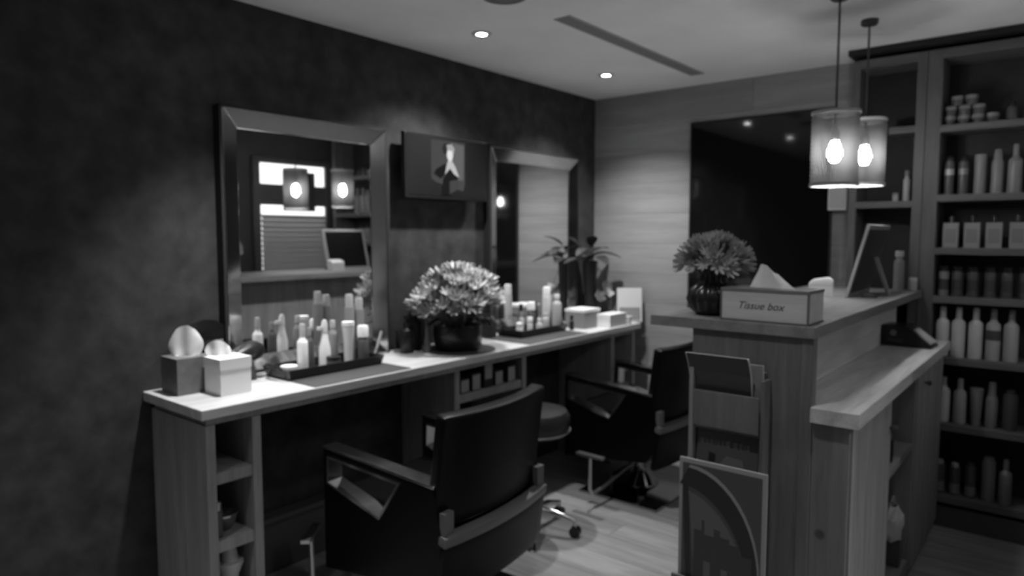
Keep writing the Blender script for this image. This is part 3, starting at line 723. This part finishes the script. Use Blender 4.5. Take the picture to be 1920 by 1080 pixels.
o = tissue(t, .15, .078, .105, seed=8, peak=-.35)
t = thing('tissue_box', 'small rounded white box behind the wooden tissue box', 'tissue box', (1.845, -.97, RZ), .25)
MB().box(-.05, .05, -.05, .05, 0, .052).build('base', 'cream', t, bevel=.008, smooth=True)
MB().prism([(-.051,.048),(.051,.048),(.051,.075),(.035,.088),(-.030,.078),(-.051,.062)], 'y', -.051, .051).build('lid', 'cream', t, bevel=.006, smooth=True)
# leaning sign board on the ledge
t = thing('sign_board', 'dark-faced board leaning on an easel leg on the reception ledge', 'sign', (1.975, -.76, RZ))
MB().prism([(-.030,0),(-.016,0),(.066,.325),(.052,.328)], 'y', -.21, .21).build('board_frame', plain('frame_pale', .34, .5), t, bevel=.002)
MB().prism([(-.0105,.022),(-.0080,.022),(.0635,.305),(.0610,.305)], 'y', -.200, .200).build('board_back', plain('board_back_dark', .03, .4), t)
MB().prism([(-.0275,.022),(-.0268,.022),(.0475,.308),(.0468,.308)], 'y', -.185, .185).build('board_face', 'screen', t)
MB().prism([(.036,.175),(.050,.178),(.110,.0),(.096,.0)], 'y', .02, .05).build('easel_leg', MATS['frame_pale'], t, bevel=.002)
t = thing('ashtray', 'low dark dish under the leaning board', 'dish', (2.035, -.90, RZ))
MB().lathe([(.001,0),(.028,0),(.034,.016),(.030,.016),(.025,.005),(.001,.005)], seg=20).build('dish_body', 'glassy', t, smooth=True)
bottle('tall smoky bottle on the ledge by the shelf tower', (2.045, -.33, RZ), bprof(.024, .17, .6), 'grey', bcap(.020, .17, .03), 'lgrey')
bottle('short pale jar at the far end of the reception ledge', (2.105, -.30, RZ), cprof(.020, .05), 'lgrey', bcap(.020, .05, .014), 'cream', name='jar', cat='jar')

# on the lower desktop
t = thing('card_terminal', 'black wedge-shaped payment terminal on the lower desktop', 'terminal', (2.150, -.56, .9705), math.radians(-4))
MB().prism([(-.11,0),(.10,0),(.10,.012),(-.01,.100),(-.11,.100)], 'y', -.07, .07).build('terminal_body', 'blackp', t, bevel=.006, smooth=True)
MB().prism([(.092,.019),(.097,.024),(.022,.086),(.017,.081)], 'y', -.05, .05).build('paper_slip', 'lgrey', t)
MB().cyl((-.06,-.072,.064), (-.06,-.0695,.064), .014, seg=20).build('round_emblem', 'grey', t)
MB().box(-.085, -.02, -.0715, -.0695, .022, .034).build('printed_strip', 'dark', t)

# inside the desk niche
t = thing('bag', 'crumpled white bag on a dark tin in the desk niche', 'bag', (2.195, -1.085, .2215))
g = []; rnd = random.Random(2)
for i in range(7):
    z = [0, .03, .06, .09, .115, .13, .14][i]; rr = [.036, .044, .046, .044, .036, .024, .018][i]
    g.append([(rr*math.cos(2*PI*j/14)*rnd.uniform(.85,1.12)*.9, rr*1.7*math.sin(2*PI*j/14)*rnd.uniform(.85,1.12), z+rnd.uniform(-.008,.008)) for j in range(14)])
for r_ in g: r_.append(r_[0])
MB().sheet(g, .002).build('bag_body', 'cream', t)
MB().tube([(0,-.02,.13),(0,-.03,.16),(0,.0,.175),(0,.03,.16),(0,.02,.13)], .004, 8).build('handle', 'lgrey', t, smooth=True)
bottle('dark jar on the shelf inside the desk niche', (2.19, -1.33, .6155), cprof(.040, .09), 'blackp', bcap(.036, .09, .022), 'dark', name='jar', cat='jar')
bottle('dark box-like tin low in the desk niche', (2.195, -1.085, .1005), None, 'dgrey', sq=(.07, .12), name='tin', cat='tin')

# ================================================================== MAGAZINE RACK on the desk front
t = thing('magazine_rack', 'three-tier oak magazine rack fixed to the reception desk front', 'rack', (1.88, -2.11, .30))
KB = lambda mb, n, m, **k: mb.build(n, m, t, world=True, **k)
YR = -2.0975
KB(MB().box(1.757, 1.772, YR-.055, YR, .42, 1.085), 'side_rail', 'unit', bevel=.002)
KB(MB().box(1.772, 1.998, YR-.012, YR, .42, 1.06), 'back_board', 'recA', bevel=.001)
KB(MB().box(1.998, 2.010, YR-.055, YR, .42, 1.04), 'side_rail', 'recA', bevel=.002)
KB(MB().box(1.776, 1.994, YR-.062, YR-.050, .865, .985), 'pocket_front', 'recA', bevel=.002)
KB(MB().box(1.776, 1.994, YR-.050, YR-.012, .855, .866), 'pocket_floor', 'recA')
KB(MB().box(1.776, 1.994, YR-.075, YR-.063, .62, .72), 'pocket_front', 'recA', bevel=.002)
KB(MB().box(1.776, 1.994, YR-.063, YR-.012, .61, .62), 'pocket_floor', 'recA')
KB(MB().box(1.785, 2.085, YR-.224, YR-.214, .365, .415), 'pocket_front', 'recA', bevel=.002)
KB(MB().box(1.785, 2.085, YR-.214, YR, .365, .380), 'pocket_floor', 'recA')
# magazines
def magazine(label, x0, x1, y0, z0, z1, bend, cover, lean=.02, th=.006, curl=0.0):
    t = thing('magazine', label, 'magazine', ((x0+x1)/2, y0, z0), 0, 'magazines in the rack')
    w2 = (x1-x0)/2; n = 8; g = []
    for i in range(n+1):
        v = i/n; g.append([(-w2 + 2*w2*j/6, lean*v - bend*v**3 - curl*math.sin(PI*j/6)*.02*v, (z1-z0)*v) for j in range(7)])
    MB().sheet(g, th).build('pages', 'cream', t)
    g2 = [[(p[0]*.97, p[1]-th-.001, p[2]) for p in r] for r in g]
    MB().sheet(g2, .0006).build('cover', cover, t)
    return t
magazine('dark-covered magazine drooping forward in the top pocket', 1.752, 1.965, YR-.030, .868, 1.110, .060, plain('cover_dark', .035, .4), .016)
magazine('lighter magazine behind the drooping one in the top pocket', 1.87, 1.996, YR-.018, .868, 1.085, .012, 'grey', .004)
m = magazine('grey magazine with a pale title in the middle pocket', 1.778, 1.992, YR-.040, .622, .850, -.004, plain('cover_grey', .085, .45), .016)
cv = [c for c in m.children if c.name.startswith('cover')][0]
def strip(pts, mat, y): return MB().prism(pts, 'y', y, y + .0005).build('cover_print', mat, cv)
rnd = random.Random(4); x = -.092
for wd in (.016,.012,.013,.006,.012,.010,.02,.0,.018,.012,.006,.012):
    if wd: strip([(x, .178), (x+wd*.75, .176), (x+wd*.75, .196+rnd.uniform(-.004,.006)), (x, .198)], plain('title_pale', .16, .5), .0058)
    x += wd + .003
strip([(-.062,.122),(-.040,.122),(-.038,.150),(-.060,.154)], 'blackm', .0008)
strip([(-.03,.11),(.06,.11),(.055,.145),(.0,.150)], MATS['title_pale'], .0008)
magazine('thin magazine tucked behind the titled one', 1.815, 1.975, YR-.024, .622, .872, .002, 'grey', .006)
# large front magazine with arch picture
t = thing('magazine', 'large pale-edged magazine with an arch and skyline cover', 'magazine', (1.940, YR-.205, .381))
hM = .416; hw = .138
MB().box(-hw, hw, -.004, .004, 0, hM).build('pages', plain('page_edge', .34, .5), t, bevel=.001)
c = MB().box(-hw+.011, hw-.013, -.0052, -.0042, .0, hM-.014).build('cover', plain('cover_mid', .075, .4), t)
def pr(pts, mat, y): return MB().prism(pts, 'y', y, y + .0004).build('cover_print', mat, c)
L_ = [(-hw+.011, hM-.016)]; arch = []
for i in range(13):
    a = PI/2*i/12; arch.append((-hw+.020 + .225*math.sin(a), hM-.05 - .31*(1-math.cos(a))*1.0))
def band(off0, off1, mat, y):
    P = [(x+off0*.5, z+off0) for x, z in arch]; Q = [(x+off1*.5, z+off1) for x, z in arch]
    for i in range(12):
        pr([P[i], P[i+1], Q[i+1], Q[i]], mat, y)
band(.022, .032, plain('arch_pale', .30, .5), -.0058)
band(-.035, .022, plain('arch_dark', .022, .5), -.0058)
pr([(-hw+.011, hM-.06), (-hw+.030, hM-.06), (-hw+.046, .0), (-hw+.028, .0)], MATS['arch_dark'], -.0062)
pr([(-hw+.034, hM-.115)] + [(x-.02, z-.05) for x, z in arch[1:10]] + [(.085, .10), (-hw+.05, .10)], plain('arch_sky', .13, .5), -.0062)
for (a, b, zz) in ((-.085,-.06,.225),(-.06,-.05,.26),(-.05,-.02,.215),(-.02,.0,.24),(.0,.03,.22),(.03,.06,.205),(.06,.10,.18)):
    pr([(a, .0), (b, .0), (b, zz-.03), (a, zz-.03)], plain('skyline', .05, .5), -.0066)
for (a, b, z0, z1) in ((-.052,-.03,.01,.10),(.005,.025,.02,.09)): pr([(a, z0), (b, z0), (b, z1), (a, z1)], MATS['arch_sky'], -.0070)

# ================================================================== PRODUCTS ON THE TALL SHELVES
ORD = ['first', 'second', 'third', 'fourth', 'fifth', 'sixth', 'seventh']
YB = -.175
# top shelf: stacked round jars
G = 'round jars stacked on the top shelf'
n = 0
for lvl, xs in ((0, (2.215, 2.275, 2.335, 2.395)), (1, (2.218, 2.278, 2.337)), (2, (2.246, 2.305))):
    for i, x in enumerate(xs):
        t = thing('jar', 'round dark jar, %s from the left in the %s layer on the top shelf' % (ORD[i], ('bottom', 'middle', 'top')[lvl]), 'jar', (x, YB, SH[0] + lvl*.0485), 0, G)
        MB().lathe([(.001,0),(.024,0),(.026,.004),(.026,.030),(.001,.030)], seg=20).build('jar_body', 'dgrey', t, smooth=True)
        MB().lathe([(.001,.030),(.0275,.030),(.0275,.046),(.024,.048),(.001,.048)], seg=20).build('lid', 'grey', t, smooth=True)
bottle('small dark bottle right of the jar stack on the top shelf', (2.47, YB, SH[0]), bprof(.024, .075, .5), 'dgrey', bcap(.014, .075, .02), 'blackp')
bottle('second small dark bottle at the right end of the top shelf', (2.54, YB, SH[0]), bprof(.024, .055, .5), 'dgrey', bcap(.014, .055, .02), 'dark')
# second shelf
s2 = 'on the second shelf'
z = SH[1]
bottle('dark can with pale band, first from the left ' + s2, (2.225, YB, z), cprof(.022, .17), 'dgrey', bcap(.017, .17, .025), 'blackp', (.0225, .10, .13), 'lgrey', name='spray_can', cat='spray can')
bottle('dark can with pale band, second from the left ' + s2, (2.285, YB, z), cprof(.022, .165), 'dgrey', bcap(.017, .165, .025), 'blackp', (.0225, .10, .13), 'grey', name='spray_can', cat='spray can')
bottle('straight pale grey tube, third from the left ' + s2, (2.355, YB, z), cprof(.026, .195), 'grey', name='tube', cat='tube')
bottle('pale bottle with tapered cap, fourth from the left ' + s2, (2.425, YB, z), bprof(.026, .18, .7), 'grey', [(.001,.18),(.019,.18),(.014,.215),(.001,.217)], 'grey')
bottle('wide pale bottle with narrow cap, fifth from the left ' + s2, (2.495, YB, z), bprof(.030, .185, .45), 'grey', bcap(.012, .185, .05), 'grey')
bottle('wide pale bottle at the picture edge ' + s2, (2.575, YB, z), bprof(.030, .185, .45), 'grey', bcap(.012, .185, .05), 'grey')
# third shelf: square bottles
for i, x in enumerate((2.245, 2.335, 2.425, 2.52)):
    b = bottle('square pale bottle with black cap, %s from the left on the third shelf' % ORD[i], (x, YB, SH[2]), None, plain('milky_bottle', .27, .4), bcap(.013, .125, .035), 'blackp', sq=(.066, .125), group='square bottles on the third shelf')
    MB().box(-.024, .024, -.0235, -.0225, .025, .095).build('label_panel', plain('milky_label', .20, .5), b)
# fourth shelf: dark bottles
for i, x in enumerate((2.222, 2.282, 2.348, 2.42, 2.488, 2.56)):
    bottle('dark bottle with black cap, %s from the left on the fourth shelf' % ORD[i], (x, YB, SH[3]), cprof(.025, .125), 'dgrey' if i else 'grey', bcap(.025, .125, .028), 'blackp', (.0254, .03, .085), 'dark', group='dark capped bottles on the fourth shelf')
# fifth shelf: white pump bottles
for i, x in enumerate((2.228, 2.297, 2.370, 2.443, 2.515)):
    bottle('tall pale bottle with slim neck, %s from the left on the fifth shelf' % ORD[i], (x, YB, SH[4]), bprof(.031, .205, .45), 'cream' if i < 3 else 'lgrey', bcap(.0135, .205, .05), 'cream' if i < 3 else 'grey', (.0315, .10, .15) if i == 3 else None, 'dgrey', group='tall pale bottles on the fifth shelf')
# sixth shelf
s6 = 'on the sixth shelf from the top'; z = SH[5]
bottle('brightest white bottle, first from the left ' + s6, (2.245, YB, z), bprof(.031, .19, .5), 'cream', bcap(.014, .19, .04), 'lgrey')
bottle('pale bottle, second from the left ' + s6, (2.318, YB, z), bprof(.029, .185, .45), 'lgrey', bcap(.013, .185, .045), 'lgrey')
bottle('tube tapering downward, third from the left ' + s6, (2.388, YB, z), [(.001,0),(.020,0),(.021,.03),(.030,.19),(.001,.192)], 'grey', name='tube', cat='tube')
bottle('slim bottle with tall cap, fourth from the left ' + s6, (2.452, YB, z), bprof(.025, .17, .7), 'grey', bcap(.016, .17, .06), 'grey')
bottle('dark wide bottle, fifth from the left ' + s6, (2.528, YB, z), cprof(.030, .18), 'dgrey', bcap(.02, .18, .02), 'dark')
# bottom shelf
s7 = 'on the bottom shelf'; z = SH[6]
for i, (x, hh, mt) in enumerate(((2.245, .15, 'dgrey'), (2.312, .145, 'dgrey'), (2.38, .16, 'dgrey'))):
    bottle('dark can with paler foot, %s from the left %s' % (ORD[i], s7), (x, YB, z), cprof(.024, hh), mt, bcap(.017, hh, .02), 'lgrey' if i < 2 else 'dark', (.0245, .01, .06), 'grey', name='spray_can', cat='spray can', group='cans on the bottom shelf')
bottle('tall grey bottle right of the cans ' + s7, (2.455, YB, z), cprof(.029, .205), 'grey', bcap(.022, .205, .02), 'grey')
bottle('grey bottle with slim neck ' + s7, (2.525, YB, z), bprof(.028, .18, .4), 'grey', bcap(.012, .18, .045), 'grey')
# shelf tower
bottle('slim bottle standing on the upper ledge of the shelf tower', (2.035, -.17, 1.675), bprof(.016, .13, .6), 'lgrey', bcap(.011, .13, .03), 'grey')
bottle('tiny jar beside the slim bottle in the shelf tower', (1.985, -.17, 1.675), cprof(.014, .035), 'lgrey', bcap(.014, .035, .012), 'grey', name='jar', cat='jar')
